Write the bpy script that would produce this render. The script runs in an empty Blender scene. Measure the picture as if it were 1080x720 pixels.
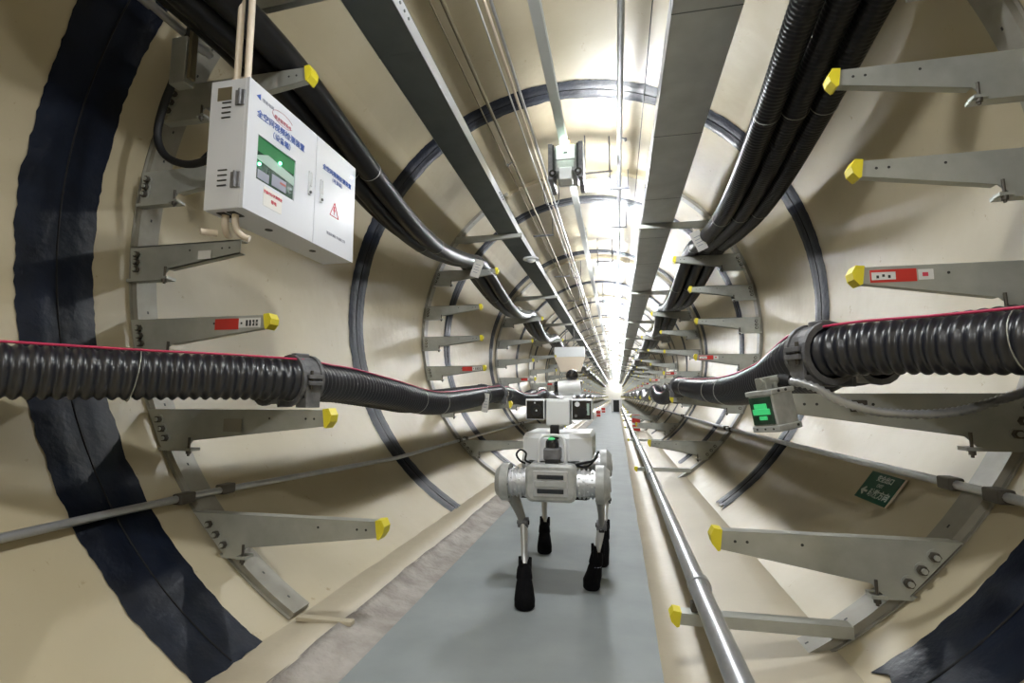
import bpy, bmesh, math, random
from mathutils import Vector, Matrix
random.seed(7)
PI = math.pi
SC = bpy.context.scene
COL = SC.collection

# ------------------------------------------------------------------ materials
def mat(name, col, rough=0.5, metal=0.0, noise=0.0, nscale=8.0, col2=None, bump=0.0, bscale=60.0, emit=None, estr=0.0, spec=0.5, coat=0.0, trans=0.0, rvar=0.0):
    m = bpy.data.materials.new(name); m.use_nodes = True
    nt = m.node_tree; b = nt.nodes['Principled BSDF']
    b.inputs['Base Color'].default_value = (*col, 1); b.inputs['Roughness'].default_value = rough
    b.inputs['Metallic'].default_value = metal
    b.inputs['Specular IOR Level'].default_value = spec
    b.inputs['Coat Weight'].default_value = coat
    b.inputs['Transmission Weight'].default_value = trans
    tc = nt.nodes.new('ShaderNodeTexCoord')
    if noise > 0:
        n = nt.nodes.new('ShaderNodeTexNoise'); n.inputs['Scale'].default_value = nscale; n.inputs['Detail'].default_value = 6
        nt.links.new(tc.outputs['Object'], n.inputs['Vector'])
        r = nt.nodes.new('ShaderNodeValToRGB')
        r.color_ramp.elements[0].position = 0.5 - noise / 2; r.color_ramp.elements[1].position = 0.5 + noise / 2
        c2 = col2 or tuple(c * 0.75 for c in col)
        r.color_ramp.elements[0].color = (*c2, 1); r.color_ramp.elements[1].color = (*col, 1)
        nt.links.new(n.outputs['Fac'], r.inputs['Fac']); nt.links.new(r.outputs['Color'], b.inputs['Base Color'])
        if rvar > 0:
            mr = nt.nodes.new('ShaderNodeMapRange'); mr.inputs['To Min'].default_value = rough - rvar; mr.inputs['To Max'].default_value = rough + rvar
            nt.links.new(n.outputs['Fac'], mr.inputs['Value']); nt.links.new(mr.outputs['Result'], b.inputs['Roughness'])
    if bump > 0:
        n2 = nt.nodes.new('ShaderNodeTexNoise'); n2.inputs['Scale'].default_value = bscale; n2.inputs['Detail'].default_value = 4
        nt.links.new(tc.outputs['Object'], n2.inputs['Vector'])
        bp = nt.nodes.new('ShaderNodeBump'); bp.inputs['Strength'].default_value = bump; bp.inputs['Distance'].default_value = 0.01
        nt.links.new(n2.outputs['Fac'], bp.inputs['Height']); nt.links.new(bp.outputs['Normal'], b.inputs['Normal'])
    if emit:
        b.inputs['Emission Color'].default_value = (*emit, 1); b.inputs['Emission Strength'].default_value = estr
    return m

M = {}
def wall_mat():
    m = bpy.data.materials.new('cream_lining'); m.use_nodes = True
    nt = m.node_tree; N = nt.nodes; L = nt.links; b = N['Principled BSDF']
    tc = N.new('ShaderNodeTexCoord')
    mp = N.new('ShaderNodeMapping'); mp.inputs['Scale'].default_value = (1, 1, 1); L.new(tc.outputs['Object'], mp.inputs['Vector'])
    n = N.new('ShaderNodeTexNoise'); n.inputs['Scale'].default_value = 1.6; n.inputs['Detail'].default_value = 5; L.new(mp.outputs['Vector'], n.inputs['Vector'])
    r = N.new('ShaderNodeValToRGB'); r.color_ramp.elements[0].position = .3; r.color_ramp.elements[1].position = .75
    r.color_ramp.elements[0].color = (.46, .395, .262, 1); r.color_ramp.elements[1].color = (.53, .468, .335, 1)
    L.new(n.outputs['Fac'], r.inputs['Fac'])
    # small dirt spots
    s = N.new('ShaderNodeTexNoise'); s.inputs['Scale'].default_value = 14; s.inputs['Detail'].default_value = 8; s.inputs['Roughness'].default_value = .7
    L.new(tc.outputs['Object'], s.inputs['Vector'])
    r2 = N.new('ShaderNodeValToRGB'); r2.color_ramp.elements[0].position = .27; r2.color_ramp.elements[1].position = .36
    r2.color_ramp.elements[0].color = (.62, .52, .40, 1); r2.color_ramp.elements[1].color = (1, 1, 1, 1)
    L.new(s.outputs['Fac'], r2.inputs['Fac'])
    mx = N.new('ShaderNodeMix'); mx.data_type = 'RGBA'; mx.blend_type = 'MULTIPLY'; mx.inputs['Factor'].default_value = 1
    L.new(r.outputs['Color'], mx.inputs[6]); L.new(r2.outputs['Color'], mx.inputs[7])
    L.new(mx.outputs[2], b.inputs['Base Color'])
    b.inputs['Roughness'].default_value = .38
    b.inputs['Specular IOR Level'].default_value = .4
    bn = N.new('ShaderNodeTexNoise'); bn.inputs['Scale'].default_value = 5; L.new(tc.outputs['Object'], bn.inputs['Vector'])
    bp = N.new('ShaderNodeBump'); bp.inputs['Strength'].default_value = .25; bp.inputs['Distance'].default_value = .02
    L.new(bn.outputs['Fac'], bp.inputs['Height']); L.new(bp.outputs['Normal'], b.inputs['Normal'])
    return m
M['wall'] = wall_mat()
M['bench'] = mat('cream_bench', (.55, .49, .375), .5, noise=.6, nscale=3, col2=(.48, .42, .315), bump=.3, bscale=9)
M['mortar'] = mat('grey_mortar', (.46, .43, .40), .8, noise=.35, nscale=9, col2=(.30, .27, .245), bump=1.0, bscale=35)
M['walk'] = mat('grey_green_epoxy', (.335, .362, .372), .62, spec=.16, noise=.5, nscale=3.2, col2=(.245, .272, .280), bump=.10, bscale=14, rvar=.10)
M['seal'] = mat('bitumen_seal', (.007, .012, .028), .42, noise=.5, nscale=7, col2=(.0022, .0035, .008), bump=.3, bscale=26, spec=.22, rvar=.1)
M['sealcrack'] = mat('bitumen_crack', (.003, .003, .004), .8)
M['galv'] = mat('galvanised_steel', (.47, .48, .45), .40, .45, noise=.5, nscale=14, col2=(.38, .39, .355), bump=.08, bscale=50)
M['galvpaint'] = mat('zinc_grey_upright', (.34, .325, .28), .5, .2, noise=.5, nscale=14, col2=(.26, .245, .205))
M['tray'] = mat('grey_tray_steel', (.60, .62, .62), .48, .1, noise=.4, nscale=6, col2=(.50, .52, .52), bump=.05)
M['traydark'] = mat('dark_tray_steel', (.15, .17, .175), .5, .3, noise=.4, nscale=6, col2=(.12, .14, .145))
M['traylip'] = mat('light_tray_edge', (.62, .64, .68), .4, .5)
M['black'] = mat('black_cable_sheath', (.006, .006, .008), .36, noise=.4, nscale=15, col2=(.004, .004, .005), spec=.35)
M['corr'] = mat('black_corrugated_hose', (.013, .014, .021), .33, spec=.8)
M['rubber'] = mat('black_rubber', (.005, .005, .006), .6)
M['yellow'] = mat('yellow_cap_plastic', (.78, .66, .03), .45)
M['red'] = mat('red_label', (.62, .035, .025), .45)
M['white'] = mat('white_paint', (.74, .75, .76), .35)
M['cabwhite'] = mat('white_enamel', (.70, .72, .78), .28, coat=.3)
M['railgrey'] = mat('pale_rail_steel', (.50, .52, .50), .45, .2)
M['glare_end'] = mat('glare_white_end', (.85, .85, .83), .6)  # white of the end wall stands in for overexposed glare far off
M['paper'] = mat('white_label_paper', (.78, .77, .74), .6)
M['ink'] = mat('black_ink', (.03, .03, .03), .6)
M['blueink'] = mat('blue_ink', (.03, .10, .42), .5)
M['redink'] = mat('red_ink', (.62, .06, .10), .5)
M['greyink'] = mat('grey_ink', (.30, .32, .40), .5)
M['cast'] = mat('cast_aluminium', (.24, .24, .25), .5, .4, noise=.5, nscale=30, col2=(.12, .12, .13), bump=.3, bscale=40)
M['pvc'] = mat('cream_pvc_conduit', (.70, .60, .48), .45)
M['pipe'] = mat('zinc_pipe', (.50, .51, .53), .33, .7, noise=.4, nscale=18, col2=(.40, .41, .43))
M['bronze'] = mat('brown_wire_rope', (.20, .17, .11), .5, .4)
M['redwire'] = mat('red_wire', (.55, .03, .10), .4)
M['greensign'] = mat('green_sign', (.006, .085, .050), .35)
M['signwhite'] = mat('sign_white', (.62, .68, .64), .5)
M['lamp'] = mat('lamp_diffuser', (.9, .9, .9), .5, emit=(.95, .98, 1.0), estr=48.0)
M['greenlit'] = mat('green_lit_screen', (.02, .25, .08), .3, emit=(.10, 1.0, .32), estr=.035)
M['greenled'] = mat('green_led', (.1, .9, .4), .3, emit=(.12, 1.0, .45), estr=2.5)
M['whiteled'] = mat('white_led', (.9, 1, .95), .3, emit=(.70, 1.0, .80), estr=16)
M['orangeled'] = mat('orange_led', (.9, .3, .1), .3, emit=(1.0, .20, .06), estr=.9)
M['blueled'] = mat('blue_led', (.3, .3, 1), .3, emit=(.3, .3, 1.0), estr=2.0)
M['screenglass'] = mat('dark_green_glass', (.05, .10, .07), .12, noise=.6, nscale=30, col2=(.02, .05, .03), coat=.6)
M['boardgreen'] = mat('circuit_board', (.03, .20, .07), .3)
M['boardpale'] = mat('pale_rail', (.42, .55, .50), .3)
M['darkglass'] = mat('black_lens_glass', (.01, .011, .016), .12, coat=.8)
M['dogwhite'] = mat('robot_white_shell', (.80, .82, .84), .38)
M['doggrey'] = mat('robot_grey_shell', (.47, .48, .47), .42, .05, noise=.3, nscale=30)
M['dogalu'] = mat('robot_aluminium', (.62, .63, .65), .38, .6)
M['dogleg'] = mat('robot_leg_grey', (.30, .30, .285), .4, .4)
M['fabric'] = mat('black_boot_fabric', (.004, .004, .005), .9, spec=.15, bump=.5, bscale=70)
M['pinktape'] = mat('dull_red_print', (.42, .12, .10), .6)
M['steelhook'] = mat('dark_bolt', (.10, .09, .075), .5, .6)

# ------------------------------------------------------------------ mesh builder
class MB:
    def __init__(s): s.v = []; s.f = []; s.m = []; s.sm = []
    def add(s, vs, fs, mi=0, smooth=False):
        o = len(s.v); s.v += [tuple(v) for v in vs]
        for f in fs: s.f.append([i + o for i in f]); s.m.append(mi); s.sm.append(smooth)
    def bm(s, b, T=None, mi=0, smooth=False):
        b.verts.index_update()
        s.add([(T @ v.co if T else v.co) for v in b.verts], [[v.index for v in f.verts] for f in b.faces], mi, smooth); b.free()
    def box(s, lo, hi, mi=0, bev=0, T=None, seg=2):
        b = bmesh.new(); bmesh.ops.create_cube(b, size=1)
        for v in b.verts: v.co = Vector([(lo[i] + hi[i]) / 2 + v.co[i] * (hi[i] - lo[i]) for i in range(3)])
        if bev > 0: bmesh.ops.bevel(b, geom=b.edges[:], offset=bev, segments=seg, affect='EDGES', profile=.5)
        s.bm(b, T, mi, False); return s
    def prism(s, pts, axis, a0, a1, mi=0, T=None):      # polygon in the two other axes, extruded along axis
        def P(p, a):
            q = [0, 0, 0]; k = 0
            for i in range(3):
                if i == axis: q[i] = a
                else: q[i] = p[k]; k += 1
            v = Vector(q); return T @ v if T else v
        n = len(pts); vs = [P(p, a0) for p in pts] + [P(p, a1) for p in pts]
        fs = [list(range(n)), list(range(2 * n - 1, n - 1, -1))] + [[i, i + n, (i + 1) % n + n, (i + 1) % n] for i in range(n)]
        s.add(vs, fs, mi); return s
    def tube(s, path, r, n=10, mi=0, cap=True, flat=None):   # r: number or list; flat=(a,b) ellipse factors
        path = [Vector(p) for p in path]; K = len(path); rs = r if isinstance(r, (list, tuple)) else [r] * K
        vs = []; up = None
        for i, p in enumerate(path):
            t = (path[min(i + 1, K - 1)] - path[max(i - 1, 0)]).normalized()
            if up is None: up = Vector((0, 0, 1)) if abs(t.z) < .9 else Vector((0, 1, 0))
            a = t.cross(up).normalized(); c = a.cross(t).normalized(); up = c
            fa, fb = flat or (1, 1)
            for k in range(n):
                th = 2 * PI * k / n; vs.append(p + a * (math.cos(th) * rs[i] * fa) + c * (math.sin(th) * rs[i] * fb))
        fs = []
        for i in range(K - 1):
            for k in range(n): fs.append([i * n + k, i * n + (k + 1) % n, (i + 1) * n + (k + 1) % n, (i + 1) * n + k])
        s.add(vs, fs, mi, True)
        if cap: s.add(vs[:n], [list(range(n))[::-1]], mi); s.add(vs[-n:], [list(range(n))], mi)
        return s
    def cyl(s, a, b, r, n=16, mi=0, r2=None): return s.tube([a, b], [r, r if r2 is None else r2], n, mi)
    def sphere(s, c, r, mi=0, n=16, sc=(1, 1, 1)):
        b = bmesh.new(); bmesh.ops.create_uvsphere(b, u_segments=n, v_segments=max(6, n // 2), radius=r)
        for v in b.verts: v.co = Vector([c[i] + v.co[i] * sc[i] for i in range(3)])
        s.bm(b, None, mi, True); return s
    def mesh(s, name, mats):
        me = bpy.data.meshes.new(name); me.from_pydata(s.v, [], s.f)
        for m in (mats if isinstance(mats, (list, tuple)) else [mats]): me.materials.append(m)
        me.polygons.foreach_set('material_index', s.m); me.polygons.foreach_set('use_smooth', s.sm); me.update()
        b = bmesh.new(); b.from_mesh(me); bmesh.ops.recalc_face_normals(b, faces=b.faces[:]); b.to_mesh(me); b.free()
        return me
    def build(s, name, mats, parent=None, origin=None):
        me = s.mesh(name, mats); return obj(name, me, parent, origin)

def obj(name, me, parent=None, origin=None):
    o = bpy.data.objects.new(name, me); COL.objects.link(o)
    if origin is not None:                      # move the origin to a base point
        me.transform(Matrix.Translation(-Vector(origin))); o.location = origin
    if parent is not None:
        o.parent = parent; o.matrix_parent_inverse = Matrix.Translation(-Vector(world_loc(parent)))
    return o
def world_loc(o):
    v = Vector(o.location)
    return v
def thing(name, label, cat, loc=(0, 0, 0), group=None):
    o = bpy.data.objects.new(name, None); COL.objects.link(o); o.location = loc; o.empty_display_size = .1
    return tag(o, label, cat, group)
def tag(o, label, cat, group=None, kind=None):
    o['label'] = label; o['category'] = cat
    if group: o['group'] = group
    if kind: o['kind'] = kind
    return o
def struct(o, label=None):
    o['kind'] = 'structure'
    if label: o['label'] = label
    return o

# ------------------------------------------------------------------ dimensions
R = 1.70
Y0, Y1 = -5.0, 72.0
ZW = -1.50                                  # walkway level
RACK0, RSTEP = 1.80, 3.33
BAND0, BSTEP = 1.45, 2.22
NR = 21
def cx(z, r=R): return math.sqrt(max(r * r - z * z, 0))
def smooth_path(pts, n=8):
    pts = [Vector(p) for p in pts]; out = []
    for i in range(len(pts) - 1):
        p0 = pts[max(i - 1, 0)]; p1 = pts[i]; p2 = pts[i + 1]; p3 = pts[min(i + 2, len(pts) - 1)]
        for k in range(n):
            t = k / n; out.append(.5 * ((2 * p1) + (p2 - p0) * t + (2 * p0 - 5 * p1 + 4 * p2 - p3) * t * t + (3 * p1 - p0 - 3 * p2 + p3) * t ** 3))
    out.append(pts[-1]); return out

def resample(path, step):
    out = [path[0]]; acc = 0
    for i in range(1, len(path)):
        a, b_ = path[i - 1], path[i]; L = (b_ - a).length
        if L < 1e-6: continue
        d = step - acc
        while d <= L: out.append(a + (b_ - a) * (d / L)); d += step
        acc = L - (d - step)
    return out
# ------------------------------------------------------------------ shell
def ring_shell(name, a0, a1, label):
    mb = MB(); n = 40; ys = [Y0] + [BAND0 + BSTEP * (k - 2.5) for k in range(0, 36)] + [Y1]
    ys = sorted(y for y in ys if Y0 <= y <= Y1)
    vs = []; T = .06
    for rr in (R, R + T):
        for y in ys:
            for k in range(n + 1):
                a = a0 + (a1 - a0) * k / n; vs.append((rr * math.cos(a), y, rr * math.sin(a)))
    S = len(ys) * (n + 1); fs = []
    for j in range(len(ys) - 1):
        for k in range(n):
            i = j * (n + 1) + k; fs.append([i, i + 1, i + n + 2, i + n + 1]); fs.append([S + i, S + i + n + 1, S + i + n + 2, S + i + 1])
    mb.add(vs, fs, 0, True)
    o = mb.build(name, M['wall'], None, (0, Y0, 0)); return struct(o, label)
ring_shell('wall_right', -PI / 2, PI / 4, 'curved cream lining of the right side of the tunnel')
ring_shell('ceiling', PI / 4, 3 * PI / 4, 'curved cream tunnel crown')
ring_shell('wall_left', 3 * PI / 4, 3 * PI / 2, 'curved cream lining of the left side of the tunnel')
b = bmesh.new(); bmesh.ops.create_circle(b, cap_ends=True, radius=R + .06, segments=64); T = Matrix.Translation((0, Y0, 0)) @ Matrix.Rotation(PI / 2, 4, 'X')
m_ = MB(); m_.bm(b, T); struct(m_.build('light_cap_back', M['wall'], None, (0, Y0, 0)))  # unseen cap added behind the camera to close in the light
b = bmesh.new(); bmesh.ops.create_circle(b, cap_ends=True, radius=R + .06, segments=64); T = Matrix.Translation((0, Y1, 0)) @ Matrix.Rotation(PI / 2, 4, 'X')
m_ = MB(); m_.bm(b, T); struct(m_.build('wall_front', M['glare_end'], None, (0, Y1, 0)))

# walkway, kerb, benches
m_ = MB(); m_.box((-.49, Y0, -1.60), (.465, Y1, ZW)); struct(m_.build('floor', M['walk'], None, (0, Y0, ZW)), 'grey green painted walkway along the tunnel bottom')
def strip(name, prof, mt, jit=0, step=.12, label=None, ymax=Y1):
    mb = MB(); ys = []; y = Y0
    while y < ymax: ys.append(y); y += step if y < 8 else 2.0
    ys.append(ymax); vs = []; n = len(prof)
    for y in ys:
        for i, (x, z) in enumerate(prof):
            j = jit if 0 < i < n - 2 else 0
            vs.append((x + random.uniform(-j, j), y, z + random.uniform(-j, j) * .5))
    fs = [[j * n + i, j * n + i + 1, (j + 1) * n + i + 1, (j + 1) * n + i] for j in range(len(ys) - 1) for i in range(n - 1)]
    mb.add(vs, fs, 0, True); o = mb.build(name, mt, None, (prof[0][0], Y0, prof[0][1])); return struct(o, label)
strip('trim_1', [(-.90, -1.56), (-.88, -1.482), (-.845, -1.474), (-.76, -1.464), (-.64, -1.458), (-.635, -1.56)], M['bench'], .003, label='cream ledge between the left wall and the kerb')
strip('trim_2', [(-.645, -1.56), (-.645, -1.455), (-.61, -1.462), (-.575, -1.478), (-.535, -1.487), (-.488, -1.499), (-.48, -1.56)], M['mortar'], .007, label='rough grey mortar kerb left of the walkway')
strip('trim_3', [(.462, -1.56), (.4625, -1.4985), (.55, -1.484), (.70, -1.455), (.88, -1.42), (.975, -1.398), (1.02, -1.44)], M['bench'], .003, label='cream ledge between the walkway and the right wall')

# bitumen seals on the lining joints (painted strips, ragged edges)
def seal(name, y, w, hero):
    mb = MB(); n = 380 if hero else 72
    a_lo = math.atan2(-1.375, 1.0); a_hi = PI + math.atan2(1.485, .828)
    rng = random.Random(int(y * 100)); vs = []
    cols = 7
    def jag(i, amp): return rng.uniform(-amp, amp)
    e0 = e1 = 0
    for i in range(n + 1):
        a = a_lo + (a_hi - a_lo) * i / n
        e0 = .62 * e0 + jag(i, .0045); e1 = .62 * e1 + jag(i, .0045)
        if rng.random() < .05: e0 += rng.uniform(-.009, .009)
        for c in range(cols):
            t = c / (cols - 1); yy = y + (t - .5) * w
            if c == 0: yy += e0
            if c == cols - 1: yy += e1
            h = (.0035, .007, .012, .004, .012, .007, .0035)[c] if 1 else 0
            rr = R - h - (0 if c in (0, cols - 1) else rng.uniform(0, .002))
            aa = a + (rng.uniform(-.012, .012) if i in (0, n) else 0)
            vs.append((rr * math.cos(aa), yy, rr * math.sin(aa)))
    fs = []; 
    for i in range(n):
        for c in range(cols - 1):
            k = i * cols + c; fs.append([k, k + 1, k + cols + 1, k + cols])
    mb.add(vs, fs, 0, True)
    # joint line down the middle
    path = [( (R - .006) * math.cos(a_lo + (a_hi - a_lo) * i / n), y + .0, (R - .006) * math.sin(a_lo + (a_hi - a_lo) * i / n)) for i in range(1, n)]
    mb.tube(path, .0035, 4, 1)
    return struct(mb.build(name, [M['seal'], M['sealcrack']], None, (0, y, R)), 'black bitumen seal ring on a lining joint')
for k in range(32): seal('trim_%d' % (10 + k), BAND0 + BSTEP * k, .27 if k == 0 else .235, k < 4)
# thin painted rib across the crown at each rack, and a low cream bar on the left ledge
for k in range(1, 14):
    y = RACK0 + RSTEP * k; mb = MB(); pts = []; n = 28; vs = []
    for i in range(n + 1):
        a = math.radians(62) + math.radians(56) * i / n
        for rr, dy in ((R, -.03), (R - .035, -.03), (R - .035, .03), (R, .03)): vs.append((rr * math.cos(a), y + dy, rr * math.sin(a)))
    mb.add(vs, [[i * 4 + c, i * 4 + (c + 1) % 4, i * 4 + 4 + (c + 1) % 4, i * 4 + 4 + c] for i in range(n) for c in range(4)])
    struct(mb.build('trim_%d' % (60 + k), M['wall'], None, (0, y, R)), 'cream rib across the tunnel crown')
m_ = MB(); m_.box((-.82, 1.73, -1.466), (-.60, 1.76, -1.450), 0, .003); struct(m_.build('trim_80', M['bench'], None, (-.73, 1.78, -1.46)))

# ------------------------------------------------------------------ racks
# level: (z of arm top, tip |x|, tip depth, root depth, cap, label)
LV = {
 -1: [(1.055, .60, .04, .075, False, False), (.690, .872, .055, .12, True, False), (.31, 1.045, .05, .108, True, False), (-.02, 1.035, .05, .108, True, False),
      (-.335, 1.00, .05, .108, True, True), (-.705, .725, .06, .122, True, False), (-1.10, .50, .055, .120, True, False)],
  1: [(1.06, .59, .04, .075, False, False), (.710, .93, .055, .12, True, False), (.405, 1.065, .05, .108, True, False), (.09, 1.11, .05, .108, True, False),
      (-.255, 1.09, .05, .108, True, True), (-.645, .86, .06, .125, True, False), (-1.07, .64, .055, .128, True, False), (-1.325, .51, .035, .035, True, False)],
}
def arm_meshes(s, lv):
    z, tip, dt, dr, cap, lab = lv; xw = cx(z - dr * .4) - .02
    bar = z < -1.3
    y0, y1 = -.075, -.033                      # web plane faces the -y end
    mb = MB()
    if bar:
        xw = cx(z) - .06
        mb.box((tip, y0, z - dt), (xw, y1 + .005, z)); 
    else:
        step = xw - .20 if dr > .1 else xw - .1
        zb = lambda x: z - dt - (dr - dt) * max(0, min(1, (x - tip) / (step - tip)))
        web = [(tip, z), (tip, z - dt), (step, z - dr)]
        if dr > .1: web += [(step + .012, z - dr - .012), (step + .03, z - dr - .030), (min(xw - .012, cx(z - dr - .03) - .02), z - dr - .030)]
        else: web += [(xw, z - dr)]
        xe = cx(z) - .02
        web += [(xe, z)]
        mb.prism(web, 1, y0, y0 + .005)
        mb.box((tip, y0, z - .005), (xe, y1, z))                   # top flange
        # lower flange follows the taper
        mb.prism([(tip, z - dt), (step, z - dr), (step, z - dr + .005), (tip, z - dt + .005)], 1, y0, y1 - .012)
        if dr > .1:
            for q in (0.25, .55, .85):
                zz = z - q * dr - .01; xb = cx(zz) - .062
                mb.cyl((xb, y0 - .016, zz), (xb, y0, zz), .014, 6, 1); mb.cyl((xb, y0 - .022, zz), (xb, y0 - .014, zz), .008, 8, 0)
                mb.cyl((xb + .003, y0 - .003, zz), (xb + .003, y0, zz), .021, 12, 0)
            mb.box((step - .005, y0 - .012, z - dr - .040), (step + .035, y0 + .018, z - dr - .030), 0)     # fixing clip under the arm
            mb.cyl((step + .012, y0 - .004, z - dr - .06), (step + .012, y0 - .004, z - dr + .012), .005, 6, 1)
            mb.cyl((step + .012, y0 - .004, z - dr - .052), (step + .012, y0 - .004, z - dr - .040), .010, 6, 1)
            mb.box((step + .0, y0, z - dr - .042), (xw + .01, y0 + .04, z - dr - .030), 0)
            for hx in (tip + .05, tip + .085, tip + .24): mb.cyl((hx, y0 - .0008, z - dt * .55), (hx, y0 + .001, z - dt * .55), .0045, 8, 2)
    if s < 0: mb.v = [(-x, y, zz) for x, y, zz in mb.v]; mb.f = [f[::-1] for f in mb.f]
    arm = mb.mesh('bracket_arm', [M['galv'], M['steelhook'], M['ink']])
    capm = None
    if cap:
        c = MB(); e = .004
        x0, x1 = tip - .022, tip + .014
        hh = dt / 2 + e; zc = z - dt / 2
        c.prism([(x1, zc + hh), (x0 + .012, zc + hh + .003), (x0, zc + hh * .35), (x0 + .004, zc - hh * .4), (x0 + .02, zc - hh - .003), (x1 - .008, zc - hh)], 1, y0 - e, y1 + e)
        if s < 0: c.v = [(-x, y, zz) for x, y, zz in c.v]; c.f = [f[::-1] for f in c.f]
        capm = c.mesh('end_cap', M['yellow'])
    labm = None
    if lab:
        l = MB(); yy = y0 - .0012; zc = z - .029
        if s > 0:
            l.box((tip + .028, yy, z - .050), (tip + .155, y0, z - .010), 0)
            l.box((tip + .032, yy - .0006, z - .042), (tip + .098, yy, z - .018), 1)
            l.box((tip + .160, yy, z - .046), (tip + .20, y0, z - .014), 1)
            for q in range(3): l.box((tip + .045 + q * .016, yy - .001, z - .037 + .004 * (q % 2)), (tip + .052 + q * .016, yy - .0004, z - .028 + .003 * (q % 2)), 2)
            l.box((tip + .17, yy - .001, z - .036), (tip + .185, yy - .0004, z - .024), 3)
        else:
            l.box((tip + .028, yy, z - .048), (tip + .125, y0, z - .010), 1)
            l.box((tip + .125, yy, z - .054), (tip + .235, y0, z - .010), 0)
            for q in range(4): l.box((tip + .038 + q * .015, yy - .001, z - .042), (tip + .047 + q * .015, yy - .0004, z - .018), 2)
            for q in range(3): l.box((tip + .040 + q * .018, yy - .0012, z - .034), (tip + .043 + q * .018, yy - .0003, z - .026), 1)
            l.box((tip + .108, yy - .001, z - .034), (tip + .116, yy - .0004, z - .026), 2)
            l.v = [(-x, y, zz) for x, y, zz in l.v]; l.f = [f[::-1] for f in l.f]
        labm = l.mesh('warning_label', [M['red'], M['paper'], M['ink'], M['redink']])
    return arm, capm, labm
def upright_mesh(s):
    mb = MB(); n = 56; a_lo = math.atan2(-1.47, cx(1.47)); a_hi = math.atan2(1.52, cx(1.52))
    prof = [(R - .002, -.062), (R - .006, -.062), (R - .006, -.050), (R - .026, -.048), (R - .026, .048), (R - .006, .050), (R - .006, .062), (R - .002, .062)]
    vs = []; K = len(prof)
    for i in range(n + 1):
        a = a_lo + (a_hi - a_lo) * i / n
        for rr, dy in prof: vs.append((rr * math.cos(a), dy, rr * math.sin(a)))
    fs = [[i * K + c, i * K + (c + 1) % K, (i + 1) * K + (c + 1) % K, (i + 1) * K + c] for i in range(n) for c in range(K)]
    fs += [list(range(K)), list(range(n * K + K - 1, n * K - 1, -1))]
    mb.add(vs, fs)
    for i in range(26):                       # slots along the channel
        a = a_lo + (a_hi - a_lo) * (i + .5) / 26
        c0 = Vector(((R - .0265) * math.cos(a), 0, (R - .0265) * math.sin(a))); t = Vector((-math.sin(a), 0, math.cos(a))); nn = Vector((math.cos(a), 0, math.sin(a)))
        vs = [c0 + t * p + Vector((0, q, 0)) - nn * .0008 for p, q in ((-.006, -.004), (.006, -.004), (.006, .004), (-.006, .004))]
        mb.add(vs, [[0, 1, 2, 3]], 1)
    if s < 0: mb.v = [(-x, y, z) for x, y, z in mb.v]
    return mb.mesh('upright', [M['galvpaint'], M['ink']])
ARM = {s: [arm_meshes(s, lv) for lv in LV[s]] for s in (-1, 1)}
UP = {s: upright_mesh(s) for s in (-1, 1)}
ordn = ['nearest the camera', 'second from the camera', 'third from the camera', 'fourth from the camera', 'fifth from the camera']
for s, side, grp in ((-1, 'left', 'far cable racks on the left wall'), (1, 'right', 'far cable racks on the right wall')):
    for k in range(NR):
        y = RACK0 + RSTEP * k
        if k == 0 and s < 0: lb = 'curved steel cable rack behind the white control cabinet on the left wall'
        elif k == 0: lb = 'curved steel cable rack above the green exit sign on the right wall'
        elif k < 5: lb = 'curved steel cable rack with yellow tipped arms, %s wall, %s' % (side, ordn[k])
        else: lb = 'small distant steel cable rack on the %s wall, beyond the first five' % side
        r = thing('cable_rack', lb, 'rack', (s * 1.2, y, -1.42), grp if k >= 5 else None)
        def put(name, me, par, off=(0, 0, 0)):
            o = bpy.data.objects.new(name, me); COL.objects.link(o); o.parent = par
            o.location = (-s * 1.2, 0, 1.42) if par is r else (0, 0, 0); return o
        put('upright', UP[s], r)
        for j, ((a, c, l), lv) in enumerate(zip(ARM[s], LV[s])):
            if k == 0 and s < 0 and j == 3: a, c, l = arm_meshes(-1, (-.02, 1.14, .058, .108, False, False))
            if k == 0 and s > 0 and j == 1: a, c, l = arm_meshes(1, (.80, .93, .055, .12, True, False))
            ao = put('bracket_arm', a, r)
            if c: put('end_cap', c, ao)['label'] = 'yellow plastic end cap'
            if l and k < 14: put('warning_label', l, ao)['label'] = 'red and white warning label'

# ------------------------------------------------------------------ cable trays
def tray(s, x0, x1, z0, z1, mface, label):
    mb = MB()
    for ya, yb in ((.2, 5.1), (5.1, Y1 - 1)):
        mb.box((x0, ya, z0), (x1, yb, z0 + .004), 0)
        for x in (x0, x1 - .003): mb.box((x, ya, z0), (x + .003, yb, z1), 1)
        mb.box((x0 - .001, ya, z1), (x1 + .001, yb, z1 + .004), 0)
    y = 1.1
    while y < 40:
        mb.box((x0 - .001, y, z0 - .0012), (x1 + .001, y + .006, z0), 2)
        mb.box((x0 - .0012, y, z0), (x0, y + .006, z1), 2); y += 1.11
    xs = x1 if s < 0 else x0
    for i in range(14):                        # bolts and slots along the inner side
        yy = 1.9 + i * 2.22
        for q in range(4): mb.cyl((xs, yy + q * .05, z0 + .05), (xs + (-s) * .006, yy + q * .05, z0 + .05), .007, 6, 2)
    if s < 0: mb.v = [(x + .065 * max(0, min(1.5, (5.1 - y) / 3.3)), y, z) for x, y, z in mb.v]     # this tray veers slightly near the camera
    return tag(mb.build('cable_tray', [mface, M['traylip'], M['traydark']], None, ((x0 + x1) / 2, .2, z0)), label, 'cable tray')
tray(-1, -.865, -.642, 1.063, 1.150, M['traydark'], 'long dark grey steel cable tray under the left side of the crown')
tray(1, .622, .928, 1.066, 1.165, M['tray'], 'long wide light grey steel cable tray under the right side of the crown')

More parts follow.
